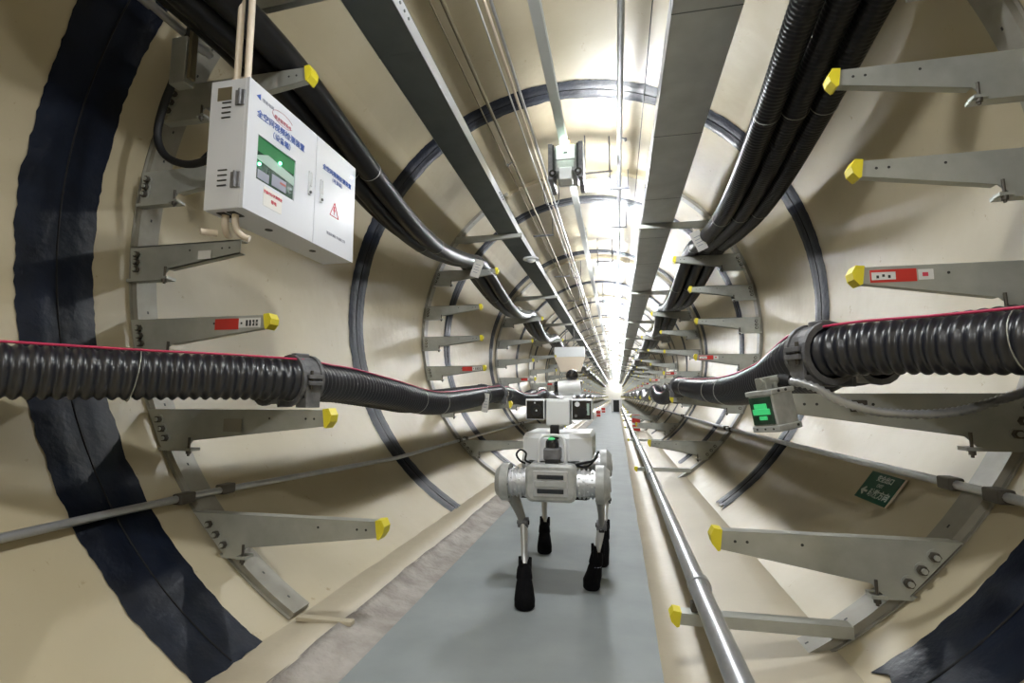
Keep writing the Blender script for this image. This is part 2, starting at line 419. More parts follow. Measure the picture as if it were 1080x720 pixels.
# ------------------------------------------------------------------ black power cables on the upper arms
def sag_path(s, xoff, edge, ztop, sag, r):
    pts = []
    for k in range(-1, NR - 1):
        y = RACK0 + RSTEP * k
        e0, e1 = edge(k), edge(k + 1)
        for t in (0.0, .22, .42, .6, .8):
            w = math.sin(PI * t) ** 1.3
            sg = sag * .15 if k < 0 else sag if k < 3 else sag * .7
            if s > 0 and k == 0: sg -= .09 * (1 - t) ** 2.2 / max(w, 1e-3) if t else 0
            pts.append((s * (e0 + (e1 - e0) * t + xoff - .02 * w * (1 if k % 2 else -.6)), y + RSTEP * t, ztop + r - sg * w + (.09 if s > 0 and k == 0 and t == 0 else 0) + (.09 if s > 0 and k < 0 else .04 * (1 - t) if k < 0 else 0)))
    return [p for p in pts if p[1] > .3]
rr = .062
for s, side in ((-1, 'left'), (1, 'right')):
    names = ['black power cable nearest the tray in the %s overhead bundle', 'middle black power cable of the %s overhead bundle', 'black power cable nearest the wall in the %s overhead bundle']
    for j in range(3):
        zt = .690 if s < 0 else .710
        edge = (lambda k: .93 + .05 * min(max(k, 0), 1)) if s < 0 else (lambda k: 1.02)
        pth = sag_path(s, rr + j * rr * 2.06 - (.022 if j == 2 and s < 0 else 0), edge, zt + (.062 if j == 2 and s < 0 else 0), (.23 if s < 0 else .19) - .02 * j, rr)
        spc = smooth_path(pth[:26], 6); nr = [p for p in spc if p.y < 9.5]; fr_ = [p for p in spc if p.y >= 9.5] + [Vector(p) for p in pth[26:]]
        qn = resample(nr, .0055 if s > 0 else .04); mb = MB(); mb.tube(qn, [rr * ((1, 1, .97, .97)[i % 4] if s > 0 else 1) for i in range(len(qn))], 16); mb.tube([qn[-1]] + fr_, rr * .99, 12)
        o = mb.build('power_cable', M['black'], None, pth[0]); tag(o, names[j] % side, 'cable', '%s overhead power cables' % side)
        for k in range(7):                    # thin ties round the cable
            tm = MB()
            sp = smooth_path(pth[:20], 5); idx = min(6 + k * 9, len(sp) - 2); c = sp[idx]; t = (sp[idx + 1] - sp[idx]).normalized()
            a = t.cross(Vector((0, 0, 1))).normalized(); u = a.cross(t)
            tm.tube([c + (a * math.cos(q * PI / 10) + u * math.sin(q * PI / 10)) * (rr + .002) for q in range(21)], .0018, 5)
            obj('cable_tie', tm.mesh('cable_tie', M['galv']), o)['label'] = 'pale tie round the cable'
# ------------------------------------------------------------------ corrugated hoses on the middle arms
HR = .079
def hose_path(s, back):
    if s < 0:
        pts = [(-1.44, .55, -.585), (-1.36, .88, -.586), (-1.27, 1.09, -.586), (-1.12, 1.34, -.588), (-.985, 1.52, -.588), (-.875, 1.70, -.592), (-.865, 1.80, -.594), (-.87, 1.956, -.600), (-.87, 2.154, -.607),
               (-.87, 2.679, -.651), (-.87, 3.206, -.698), (-.87, 3.83, -.685), (-.86, 4.6, -.645), (-.85, 5.13, -.622)]
    else:
        pts = [(1.50, .60, -.535), (1.44, .95, -.535), (1.345, 1.26, -.532), (1.20, 1.50, -.522), (1.08, 1.63, -.515), (.985, 1.74, -.520), (.95, 1.86, -.528), (.945, 2.05, -.562), (.945, 2.24, -.592), (.945, 2.679, -.618),
               (.945, 3.218, -.622), (.94, 4.0, -.600), (.935, 4.8, -.566), (.935, 5.13, -.560)]
    x0 = abs(pts[-1][0]); z0 = pts[-1][2]
    for k in range(1, NR - 1):
        y = RACK0 + RSTEP * k
        for t, dz in ((.18, -.02), (.4, -.11), (.65, -.11), (.85, -.03), (1.0, 0)):
            pts.append((s * (x0 + .02 * math.sin(6 * t + k)), y + RSTEP * t, z0 + dz * (1.0 if s > 0 else .6)))
    if back:
        out = []
        for i, (x, y, z) in enumerate(pts):
            if i < 5:
                lim = cx(z + .03) - HR - .012
                out.append((s * min(abs(x) + .12, lim), y + .11, z + (.012 if s < 0 else .020 + .010 * (4 - i))))
            else: out.append((x + s * .168, y, z + .012))
        pts = out
    return pts
for s, side in ((-1, 'left'), (1, 'right')):
    for back in (False, True):
        pts = hose_path(s, back); sp = smooth_path(pts, 8)
        near = [p for p in sp if p.y < 8.6]; far = [p for p in sp if p.y >= 8.6]
        pitch = .031; q = resample(near, pitch / 6)
        prof = [1.0, .975, .90, .87, .90, .975]
        mb = MB(); mb.tube(q, [HR * prof[i % 6] for i in range(len(q))], 22 if not back else 16)
        mb.tube([q[-1]] + far, HR * .96, 12)
        lb = 'black corrugated cable hose %s on the %s side arms, %s' % (('in front', side, 'under a thin red wire') if not back else ('behind', side, 'against the wall'))
        o = mb.build('corrugated_hose', M['corr'], None, pts[0]); tag(o, lb, 'hose', 'corrugated hoses on the %s arms' % side)
        if not back:
            # thin ties round the hose
            for idx in ((int(len(q) * f)) for f in (.10, .16, .31, .36, .5, .62)):
                tm = MB(); c = q[idx]; t = (q[idx + 1] - q[idx]).normalized(); a = t.cross(Vector((0, 0, 1))).normalized(); u = a.cross(t)
                tm.tube([c + (a * math.cos(w * PI / 12) + u * math.sin(w * PI / 12)) * (HR + .002) + t * .01 * math.sin(w * PI / 12) for w in range(25)], .0016, 5)
                obj('hose_tie', tm.mesh('hose_tie', M['galv']), o)['label'] = 'pale tie round the hose'
            # red wire lying on top
            w = []
            for i in range(0, len(near) - 1, 4):
                p = near[i]; w.append(p + Vector((-s * (.030 + .006 * math.sin(i * .05)), -.008, HR * .93 + .004)))
            wm = MB(); wm.tube(smooth_path(w, 3), .0042, 6)
            tag(wm.build('red_wire', M['redwire'], None, tuple(w[0])), 'thin red wire lying along the top of the %s corrugated hose' % side, 'wire')
# clamps on the hoses at the racks
def clamp_mesh(s):
    mb = MB(); n = 20
    for c in (0, s * .168):
        for y0, y1, r1 in ((-.035, .035, HR + .013), (-.045, -.032, HR + .020), (.032, .045, HR + .020)):
            vs = []
            for y in (y0, y1):
                for i in range(n): a = 2 * PI * i / n; vs.append((c + r1 * math.cos(a), y, r1 * math.sin(a)))
                for i in range(n): a = 2 * PI * i / n; vs.append((c + (HR + .001) * math.cos(a), y, (HR + .001) * math.sin(a)))
            fs = []
            for i in range(n):
                j = (i + 1) % n
                fs += [[i, j, 2 * n + j, 2 * n + i], [n + i, 3 * n + i, 3 * n + j, n + j], [i, n + i, n + j, j], [2 * n + i, 2 * n + j, 3 * n + j, 3 * n + i]]
            mb.add(vs, fs, 0, False)
    mb.box((-HR - .012, -.03, -HR - .024), (-HR + .05, .03, -HR + .012), 0, .004) if s > 0 else mb.box((HR - .05, -.03, -HR - .024), (HR + .012, .03, -HR + .012), 0, .004)
    mb.box((-s * .03 if s < 0 else -.03, -.03, -HR - .024), (.03, .03, -HR - .002), 0, .003)
    for sx in (-1, 1):
        xx = sx * (HR + .018)
        mb.box((xx - .013, -.03, .004), (xx + .013, .03, .020), 0, .002); mb.box((xx - .013, -.03, -.020), (xx + .013, .03, -.004), 0, .002)
        mb.cyl((xx, -.012, -.035), (xx, -.012, .035), .006, 8, 1)
        mb.box((xx - .006 - sx * .01, -.03, -HR - .024), (xx + .006 - sx * .01, .03, -.02), 0, .002)
    mb.box((-.018, -.03, HR + .004), (.018, .03, HR + .026), 0, .005)
    return mb.mesh('hose_clamp', [M['cast'], M['steelhook']])
CL = {s: clamp_mesh(s) for s in (-1, 1)}
for s, side in ((-1, 'left'), (1, 'right')):
    pts = hose_path(s, False)
    for k in range(12):
        y = 1.755 if k == 0 else RACK0 + RSTEP * k - .05
        p = min(smooth_path(pts, 8), key=lambda v: abs(v.y - y))
        o = bpy.data.objects.new('hose_clamp', CL[s]); COL.objects.link(o); o.location = p
        if k == 0: o.rotation_euler = (0, 0, .55 * (1 if s > 0 else -1) * .7)
        lb = ('grey cast clamp on the %s corrugated hose at the rack nearest the camera' % side) if k == 0 else ('grey cast clamp on the %s corrugated hose at the second rack' % side) if k == 1 else 'small distant grey clamp on the %s hose, beyond the second rack' % side
        tag(o, lb, 'clamp', None if k < 2 else 'far hose clamps on the %s side' % side)

# ------------------------------------------------------------------ text helper
def text_mesh(body, size, align='CENTER', bold=0):
    cu = bpy.data.curves.new('text', 'FONT'); cu.body = body; cu.size = size; cu.align_x = align; cu.align_y = 'CENTER'; cu.extrude = .0003; cu.offset = bold; cu.resolution_u = 2
    o = bpy.data.objects.new('text', cu); COL.objects.link(o); bpy.context.view_layer.update()
    dg = bpy.context.evaluated_depsgraph_get(); me = bpy.data.meshes.new_from_object(o.evaluated_get(dg)); bpy.data.objects.remove(o); return me
def text(body, size, T, mt, parent, name='lettering', bold=0, sx=1):
    me = text_mesh(body, size, bold=bold); me.materials.clear(); me.materials.append(mt)
    me.transform(T @ Matrix.Diagonal((sx, 1, 1, 1))); return obj(name, me, parent)

# ------------------------------------------------------------------ control cabinet, front face looks to +x
bx0, bx1, by0, by1, bz0, bz1 = -1.015, -.862, 1.40, 2.115, -.03, .432
t = thing('control_cabinet', 'white two door electrical control cabinet hanging on the left wall racks', 'cabinet', ((bx0 + bx1) / 2, (by0 + by1) / 2, bz0))
m_ = MB(); m_.box((bx0, by0, bz0), (bx1 - .012, by1, bz1), 0, .003)
for i in range(4):                                                     # vent louvres on the near side
    for zz in (bz1 - .14, bz0 + .08):
        m_.box((bx0 + .05, by0 - .003, zz + i * .018), (bx0 + .085, by0, zz + i * .018 + .004), 1)
m_.cyl((-.93, 1.62, bz0 - .002), (-.93, 1.62, bz0 + .002), .014, 14, 1); m_.cyl((-.93, 1.90, bz0 - .002), (-.93, 1.90, bz0 + .002), .014, 14, 1)
m_.box((-.985, 1.425, bz0 - .003), (-.955, 1.475, bz0), 1); m_.box((-.945, 1.425, bz0 - .003), (-.915, 1.475, bz0), 1)
m_.build('cabinet_body', [M['cabwhite'], M['ink']], t)
m_ = MB(); m_.box((bx0 + .03, by0 - .002, bz1 - .075), (bx0 + .085, by0, bz1 - .028), 0); m_.build('nameplate', M['bronze'], t)['label'] = 'dark rectangular nameplate'
for zz in (bz1 - .10, bz0 + .07):
    m_ = MB(); m_.box((bx1 - .05, by0 - .006, zz), (bx1 - .014, by0, zz + .055), 0, .002); m_.cyl((bx1 - .03, by0 - .008, zz), (bx1 - .03, by0 - .008, zz + .055), .006, 8, 0)
    m_.build('hinge', M['cast'], t)['label'] = 'metal hinge'
ysp = by0 + (by1 - by0) * .555
TX = lambda y, z, ang=0: Matrix.Translation((bx1 + .0012, y, z)) @ Matrix(((0, 0, 1, 0), (1, 0, 0, 0), (0, 1, 0, 0), (0, 0, 0, 1)))
wy0, wy1, wz0, wz1 = by0 + .055, by0 + .265, bz0 + .125, bz0 + .285
m_ = MB()
m_.box((bx1 - .012, by0, bz0), (bx1, wy0, bz1)); m_.box((bx1 - .012, wy1, bz0), (bx1, ysp - .0015, bz1))
m_.box((bx1 - .012, wy0, bz0), (bx1, wy1, wz0)); m_.box((bx1 - .012, wy0, wz1), (bx1, wy1, bz1))
d1 = m_.build('cabinet_door', M['cabwhite'], t)
m_ = MB(); m_.box((bx1 - .010, wy0, wz0), (bx1 - .006, wy1, wz1), 0)
# what shows in the window: board, pale rail, paper notes, lit leds
m_.box((bx1 - .0062, wy0, wz0 + .105), (bx1 - .0050, wy1, wz1), 1)
m_.prism([(wy0 + .0, wz0 + .085), (wy0, wz0 + .075), (wy1, wz0 + .06), (wy1, wz0 + .095), (wy0 + .06, wz0 + .112)], 0, bx1 - .0052, bx1 - .0042, 2)
m_.box((bx1 - .0050, wy0 + .085, wz0 + .012), (bx1 - .0038, wy0 + .165, wz0 + .055), 3); m_.box((bx1 - .0050, wy0 + .01, wz0 + .008), (bx1 - .0038, wy0 + .07, wz0 + .04), 3)
m_.box((bx1 - .0036, wy0 + .13, wz0 + .035), (bx1 - .0032, wy0 + .163, wz0 + .043), 5)
m_.sphere((bx1 - .004, wy0 + .125, wz0 + .112), .0055, 4, 10); m_.sphere((bx1 - .004, wy0 + .018, wz0 + .06), .005, 4, 10)
m_.build('window', [M['screenglass'], M['boardgreen'], M['boardpale'], M['greyink'], M['greenled'], M['pinktape']], d1)['label'] = 'glass window with green lights behind it'
m_ = MB(); m_.box((bx1 - .012, ysp + .0015, bz0), (bx1, by1, bz1)); d2 = m_.build('cabinet_door', M['cabwhite'], t)
for d, yy in ((d1, ysp - .042), (d2, ysp + .040)):
    m_ = MB(); m_.box((bx1, yy - .009, bz0 + .185), (bx1 + .008, yy + .009, bz0 + .285), 0, .004); m_.box((bx1 + .008, yy - .005, bz0 + .22), (bx1 + .013, yy + .005, bz0 + .28), 0, .002)
    m_.cyl((bx1 + .008, yy, bz0 + .197), (bx1 + .012, yy, bz0 + .197), .006, 10, 1); m_.build('handle', [M['dogalu'], M['ink']], d)['label'] = 'chrome lock handle'
ym1 = (by0 + ysp) / 2 - .02; ym2 = (ysp + by1) / 2 + .01
text('全空间视频检测装置', .0305, TX(ym1 - .0, bz1 - .105), M['blueink'], d1, bold=.0003)
text('（设备箱）', .027, TX(ym1, bz1 - .143), M['blueink'], d1, bold=.0003)
text('安全监控系统', .016, TX(ym1, bz1 - .068), M['redink'], d1)
m_ = MB(); m_.tube([(bx1 + .001, ym1 + .060 * math.cos(a * PI / 14), bz1 - .058 + .024 * math.sin(a * PI / 14)) for a in range(2, 27)], .0006, 4); m_.build('emblem', M['redink'], d1)
m_ = MB(); m_.prism([(by0 + .035, bz1 - .045), (by0 + .055, bz1 - .03), (by0 + .055, bz1 - .052)], 0, bx1, bx1 + .0012); m_.build('emblem', M['blueink'], d1)
text('智能电网', .015, TX(by0 + .095, bz1 - .045), M['greyink'], d1)
text('全空间视频检测装置', .026, TX(ym2 - .005, bz1 - .112), M['blueink'], d2, bold=.0005)
text('（电源箱）', .022, TX(ym2 - .005, bz1 - .142), M['blueink'], d2)
text('智能检测技术有限公司', .015, TX(ym2, bz0 + .075), M['greyink'], d2)
m_ = MB(); m_.box((bx1, by0 + .095, bz0 + .045), (bx1 + .001, by0 + .195, bz0 + .115), 0); w_ = m_.build('notice_label', M['paper'], d1)
text('设备运行注意安全', .0125, TX(by0 + .145, bz0 + .096) @ Matrix.Translation((0, 0, .0004)), M['redink'], w_, bold=.0005)
text('带电', .015, TX(by0 + .15, bz0 + .07) @ Matrix.Translation((0, 0, .0004)), M['redink'], w_, bold=.0004)
m_ = MB(); ty, tz = ym2 - .02, bz0 + .19
tri = [(ty - .034, tz - .028), (ty + .034, tz - .028), (ty, tz + .034)]
for i in range(3): a, b2 = tri[i], tri[(i + 1) % 3]; m_.tube([(bx1 + .001, *a), (bx1 + .001, *b2)], .0019, 4)
m_.prism([(ty - .004, tz + .018), (ty + .005, tz + .018), (ty + .001, tz + .004), (ty + .007, tz + .002), (ty - .003, tz - .022), (ty - .001, tz - .004), (ty - .008, tz - .002)], 0, bx1, bx1 + .0012)
m_.build('warning_triangle', M['redink'], d2)['label'] = 'red triangle with a lightning bolt'
m_ = MB(); m_.sphere((bx1 + .001, by1 - .035, bz1 - .06), .005, 0, 10); m_.build('indicator_light', M['blueled'], d2)['label'] = 'small blue light'
# conduits into the cabinet
for i, (yy, xx, lb) in enumerate(((1.425, -.935, 'cream plastic conduit rising from the cabinet top, left one of the pair'), (1.425, -.893, 'cream plastic conduit rising from the cabinet top, right one of the pair'))):
    m_ = MB(); m_.cyl((xx, yy, bz1), (xx, yy, 1.42), .0115, 14); m_.cyl((xx, yy, bz1), (xx, yy, bz1 + .012), .015, 14)
    tag(m_.build('conduit', M['pvc'], None, (xx, yy, bz1)), lb, 'conduit', 'conduits over the cabinet')
m_ = MB(); m_.tube(smooth_path([(-.97, 1.45, bz0 - .001), (-.97, 1.45, -.055), (-.972, 1.455, -.075), (-.98, 1.47, -.088), (-.99, 1.49, -.09)], 5), .012, 12)
m_.cyl((-.99, 1.44, -.098), (-1.02, 1.40, -.102), .012, 12)
tag(m_.build('conduit', M['pvc'], None, (-.97, 1.45, bz0)), 'short cream conduit stub with elbow under the cabinet', 'conduit')
m_ = MB(); m_.tube(smooth_path([(-.93, 1.45, bz0 - .001), (-.93, 1.45, -.055), (-.925, 1.455, -.085), (-.91, 1.465, -.105), (-.89, 1.475, -.113)], 5), .011, 12)
tag(m_.build('conduit', M['pvc'], None, (-.93, 1.45, bz0)), 'cream flexible conduit curving out under the cabinet', 'conduit')

# black cable looping beside the first left rack
m_ = MB(); m_.tube(smooth_path([(-1.30, 1.62, 1.02), (-1.35, 1.62, .84), (-1.405, 1.62, .66), (-1.455, 1.62, .52), (-1.47, 1.62, .40), (-1.42, 1.62, .31), (-1.31, 1.62, .265), (-1.20, 1.62, .285), (-1.15, 1.64, .36)], 7), .015, 12)
tag(m_.build('loop_cable', M['rubber'], None, (-1.30, 1.62, 1.02)), 'black cable looping down behind the white control cabinet', 'cable')
m_ = MB(); m_.tube(smooth_path([(-1.14, 1.95, .86), (-1.26, 1.92, .70), (-1.38, 1.9, .56), (-1.50, 1.86, .40)], 5), .012, 10)
tag(m_.build('loop_cable', M['rubber'], None, (-1.5, 1.86, .40)), 'black cable running down at a slant behind the cabinet top', 'cable')
m_ = MB(); m_.tube([(-1.36, .9, .84), (-1.37, 1.50, .835), (-1.37, 1.75, .83)], .017, 12); m_.cyl((-1.37, 1.40, .836), (-1.37, 1.46, .836), .022, 12); m_.cyl((-1.37, 1.66, .832), (-1.37, 1.72, .832), .024, 10)
tag(m_.build('steel_rod', M['pipe'], None, (-1.36, .9, .84)), 'short grey steel pipe above the first left rack', 'pipe')
m_ = MB(); m_.box((-1.405, 1.59, .60), (-1.33, 1.64, .80), 0, .004); m_.box((-1.30, 1.57, .60), (-1.285, 1.60, .84), 1, .002)
tag(m_.build('junction_block', [M['galv'], M['bronze']], None, (-1.37, 1.62, .60)), 'small grey junction fitting behind the black loop cable', 'junction box')

# ------------------------------------------------------------------ long side rods
for s, pts, lb in ((-1, [(-1.31, .6, -1.035), (-1.302, 1.4, -1.038), (-1.295, 1.8, -1.042), (-1.245, 3.5, -1.10), (-1.245, 5.13, -1.10), (-1.245, 30, -1.10)], 'long galvanised rail along the lower left wall'),
                   (1, [(1.385, .7, -.925), (1.382, 1.8, -.93), (1.372, 3.4, -.945), (1.366, 5.1, -.955), (1.366, 30, -.955)], 'long galvanised rail along the lower right wall')):
    m_ = MB(); m_.tube(pts, .014, 10)
    for k in range(0, 8):
        y = RACK0 + RSTEP * k; p = min(pts, key=lambda q: abs(q[1] - y)); z = p[2]; x = p[0]
        m_.box((x - .022, y - .14, z - .02), (x + .022, y - .07, z + .02), 1, .006); m_.box((x - .022, y + .07, z - .02), (x + .022, y + .14, z + .02), 1, .006)
    tag(m_.build('wall_rail', [M['pipe'], M['steelhook']], None, pts[0]), lb, 'rail')

# ------------------------------------------------------------------ floor pipe on the right
pp = [(.585, .5, -1.262), (.585, 1.72, -1.262), (.598, 5.0, -1.262), (.60, 12, -1.262), (.60, 60, -1.262)]
m_ = MB(); m_.tube(pp, .030, 20)
pipe = tag(m_.build('floor_pipe', M['pipe'], None, pp[0]), 'grey steel pipe lying low along the right side of the walkway', 'pipe')
for y in (1.79, 4.1, 6.4): 
    m_ = MB(); m_.cyl((.588, y - .02, -1.262), (.588, y + .02, -1.262), .036, 20)
    obj('pipe_coupling', m_.mesh('pipe_coupling', M['pipe']), pipe)
m_ = MB(); m_.box((.555, 1.735, -1.325), (.615, 1.765, -1.296), 0, .003); obj('pipe_clip', m_.mesh('pipe_clip', M['steelhook']), pipe)

# ------------------------------------------------------------------ ceiling runs
def line(name, x, z, r, mt, label, cat, y0=.6, y1=60, n=10):
    m_ = MB(); m_.tube([(x, y0, z), (x, y1, z)], r, n)
    return tag(m_.build(name, mt, None, (x, y0, z)), label, cat), x
line('ceiling_pipe', .410, 1.45, .021, M['pipe'], 'grey steel pipe along the middle of the crown', 'pipe')
line('hanging_wire', .572, 1.42, .0035, M['rubber'], 'thin black wire between the crown pipe and the right tray', 'wire')
line('hanging_wire', -.572, 1.40, .0045, M['bronze'], 'thin brown wire nearest the left tray', 'wire')
line('ceiling_cable', -.507, 1.40, .012, M['bronze'], 'dark brown cable right of the thin brown wire', 'cable')
line('ceiling_cable', -.334, 1.40, .006, M['tray'], 'thin grey blue cable left of the cream conduit in the crown', 'cable')
line('ceiling_conduit', -.292, 1.40, .010, M['pvc'], 'long cream conduit in the crown left of the rail', 'conduit')
line('ceiling_conduit', -.258, 1.40, .010, M['pipe'], 'long grey conduit right of the cream conduit in the crown', 'conduit')
# hangers
def hanger(x, y, z, w, label, group, rod):
    m_ = MB(); m_.box((x - w, y - .015, z - .05), (x + w, y + .015, z - .035)); top = math.sqrt(R * R - x * x) - .005
    for rx in rod: m_.cyl((x + rx, y, z - .045), (x + rx, y, math.sqrt(R * R - (x + rx) ** 2) - .003), .0045, 8)
    return tag(m_.build('pipe_hanger', M['cast'], None, (x, y, z - .05)), label, 'hanger', group)
for i, y in enumerate((5.0, 6.2, 8.6, 10.75, 13.1, 15.6, 17.8, 20.0, 22.2, 24.5)):
    hanger(.410, y, 1.47, .10, 'steel hanger under the grey crown pipe, %s' % (['above the inspection unit lamp', 'second of the row', 'third of the row'][i] if i < 3 else 'far down the tunnel'), 'far hangers of the crown pipe' if i >= 3 else None, (-.09, .09))
for i, y in enumerate((6.2, 8.45, 10.7, 13.1, 15.6, 17.8, 20.0, 22.2)):
    hanger(-.53, y, 1.43, .13, 'steel hanger under the brown cable, %s' % (['nearest one beside the left tray', 'second one beside the left tray'][i] if i < 2 else 'far down the tunnel'), 'far hangers of the brown cable' if i >= 2 else None, (.12,))
for i, y in enumerate((5.13, 8.46, 11.79, 15.12, 18.45)):
    m_ = MB(); x = -.28; zt = 1.672
    m_.tube(smooth_path([(x - .08, y, zt - .03), (x - .09, y, 1.50), (x - .06, y, 1.37), (x + .05, y, 1.37), (x + .07, y, 1.50), (x + .07, y, zt - .01)], 3), .006, 8)
    tag(m_.build('conduit_bracket', M['cast'], None, (x, y, zt)), 'U shaped steel bracket round the crown conduits, %s' % (['nearest one', 'second one', 'third one'][i] if i < 3 else 'far one'), 'bracket', None if i < 3 else 'far U brackets')
# spray nozzles
for x, y, z, s, lb in ((.410, 4.0, 1.45, 1, 'small spray nozzle on the grey crown pipe'), (-.507, 4.15, 1.40, -1, 'small spray nozzle on the dark brown cable')):
    m_ = MB(); m_.cyl((x, y, z), (x + s * .045, y, z - .03), .006, 8); m_.cyl((x + s * .045, y - .014, z - .03), (x + s * .045, y + .014, z - .03), .012, 10)
    tag(m_.build('spray_nozzle', M['cast'], None, (x, y, z)), lb, 'nozzle')

# inspection rail and trolley
xr, zr = -.026, 1.35
m_ = MB(); pr = [(-.030, 0), (.030, 0), (.030, -.008), (.008, -.012), (.008, -.038), (.030, -.044), (.030, -.052), (-.030, -.052), (-.030, -.044), (-.008, -.038), (-.008, -.012), (-.030, -.008)]
m_.prism([(xr + a, zr + .03 + b2) for a, b2 in pr], 1, .6, 62)
for k in range(0, 15): y = 2.5 + k * 2.22; m_.cyl((xr, y, zr + .03), (xr, y, math.sqrt(R * R - xr * xr) - .002), .008, 8)
tag(m_.build('inspection_rail', M['railgrey'], None, (xr, .6, zr)), 'grey running rail for the inspection trolley hung from the crown', 'rail')
ux, uy, uz = xr + .012, 3.80, 1.33
t = thing('inspection_trolley', 'boxy grey inspection trolley with glowing front hanging under the crown rail', 'inspection robot', (ux, uy, 1.02))
m_ = MB(); m_.box((ux - .085, uy, 1.11), (ux + .085, uy + .32, 1.325), 0, .012); m_.box((ux - .075, uy - .012, 1.20), (ux + .075, uy, 1.315), 1, .006); m_.box((ux - .07, uy - .010, 1.125), (ux + .07, uy, 1.19), 0, .005); m_.build('housing', [M['doggrey'], M['dogwhite']], t)
for q in (-1, 1):
    m_ = MB(); x = ux + q * .118; m_.box((x - .018, uy - .02, 1.04), (x + .018, uy + .30, 1.335), 0, .004); pl_ = m_.build('side_plate', M['cast'], t)
    m_ = MB(); x2 = ux + q * .094
    m_.box((x2 - .007, uy - .026, 1.10), (x2 + .007, uy + .02, 1.32), 0, .002); m_.build('strap', M['rubber'], t)['label'] = 'black vertical strap'
    m_ = MB(); m_.cyl((ux + q * .10, uy - .03, 1.085), (ux + q * .10, uy - .008, 1.085), .030, 18); m_.cyl((ux + q * .10, uy - .035, 1.085), (ux + q * .10, uy - .028, 1.085), .012, 12, 1); m_.build('camera', [M['darkglass'], M['cast']], t)['label'] = 'round black camera lens'
m_ = MB(); m_.box((ux - .05, uy - .03, 1.03), (ux + .05, uy + .10, 1.13), 0, .008); m_.build('sensor_box', M['dogwhite'], t)
m_ = MB(); m_.box((ux - .016, uy - .0135, 1.245), (ux + .016, uy - .0115, 1.262), 0); m_.build('nameplate', M['ink'], t)
m_ = MB(); m_.box((ux - .036, uy - .03, 1.328), (ux + .036, uy + .01, 1.345), 0, .003); m_.build('status_light', M['orangeled'], t)['label'] = 'orange lit strip'
m_ = MB(); m_.box((ux - .028, uy - .05, 1.318), (ux + .028, uy - .032, 1.330), 0, .003); m_.build('headlight', M['whiteled'], t)['label'] = 'white green lit strip'
for q in (-1, 1):
    for yy in (uy + .05, uy + .25):
        m_ = MB(); m_.cyl((ux + q * .012, yy, 1.352), (ux + q * .034, yy, 1.352), .014, 12); m_.build('wheel', M['rubber'], t)

# ceiling lamps
n = 0
for k in [-2, -1, 0, 1, 2] + [3 + q for q in range(0, 20)]:  # last lamp of the row is added to brighten the end wall
    y = 4.38 + 3.05 * k; 
    lbl = ['bright white hanging lamp beside the inspection trolley, nearest one in view', 'bright white ceiling lamp, second one in view', 'bright white ceiling lamp, third one in view']
    lb = lbl[int(k)] if 0 <= k < 3 else 'bright ceiling lamp far down the tunnel' if k >= 3 else 'ceiling lamp above and behind the camera view'
    t = thing('ceiling_lamp', lb, 'lamp', (.215, y, 1.17), 'far ceiling lamps' if k >= 3 else ('lamps above the view' if k < 0 else None))
    xl, zl = .215, 1.21
    m_ = MB()
    for q in (-1, 1):
        xx = xl + q * .108
        m_.cyl((xx - .008, y, zl), (xx + .008, y, zl), .042, 18); m_.cyl((xx, y, zl + .035), (xx, y, math.sqrt(R * R - xx * xx) - .003), .006, 8)
    m_.box((xl - .13, y - .008, zl + .12), (xl + .13, y + .008, zl + .135), 0, .003)
    m_.box((xl - .108, y - .032, zl + .046), (xl + .108, y + .032, zl + .052), 0, .002)  # plate added over the drum to block its light from the crown
    m_.build('lamp_housing', M['cast'], t)
    m_ = MB(); m_.cyl((xl - .099, y, zl), (xl + .099, y, zl), .036, 20); m_.build('lamp_tube', M['lamp'], t)['label'] = 'glowing white drum'

# dome detector under left tray
m_ = MB(); m_.cyl((-.66, 6.0, 1.062), (-.66, 6.0, 1.045), .04, 18); m_.cyl((-.66, 6.0, 1.045), (-.66, 6.0, 1.025), .095, 24, 0, .10); m_.sphere((-.66, 6.0, 1.025), .06, 0, 16, (1, 1, .6))
tag(m_.build('dome_detector', M['white'], None, (-.66, 6.0, 1.062)), 'white dome detector under the inner edge of the left tray', 'detector')

# hanging pale box further down on the left
t = thing('hanging_hopper', 'pale box with tapered underside hung below the left tray', 'box', (-.75, 12.2, -.06))
m_ = MB(); m_.box((-1.11, 12.05, .29), (-.39, 12.30, .53), 0, .01); m_.build('box_body', M['dogwhite'], t)
m_ = MB(); lo = [(-.97, 12.08, -.06), (-.50, 12.08, -.06), (-.50, 12.27, -.06), (-.97, 12.27, -.06)]; hi = [(-1.11, 12.06, .29), (-.39, 12.06, .29), (-.39, 12.29, .29), (-1.11, 12.29, .29)]
m_.add(lo + hi, [[0, 1, 2, 3], [7, 6, 5, 4], [0, 1, 5, 4], [1, 2, 6, 5], [2, 3, 7, 6], [3, 0, 4, 7]]); m_.build('tapered_base', M['pvc'], t)
m_ = MB()
for xx in (-.85, -.65): m_.cyl((xx, 12.17, .52), (xx, 12.17, 1.063), .008, 8)
m_.build('hanging_rod', M['cast'], t)

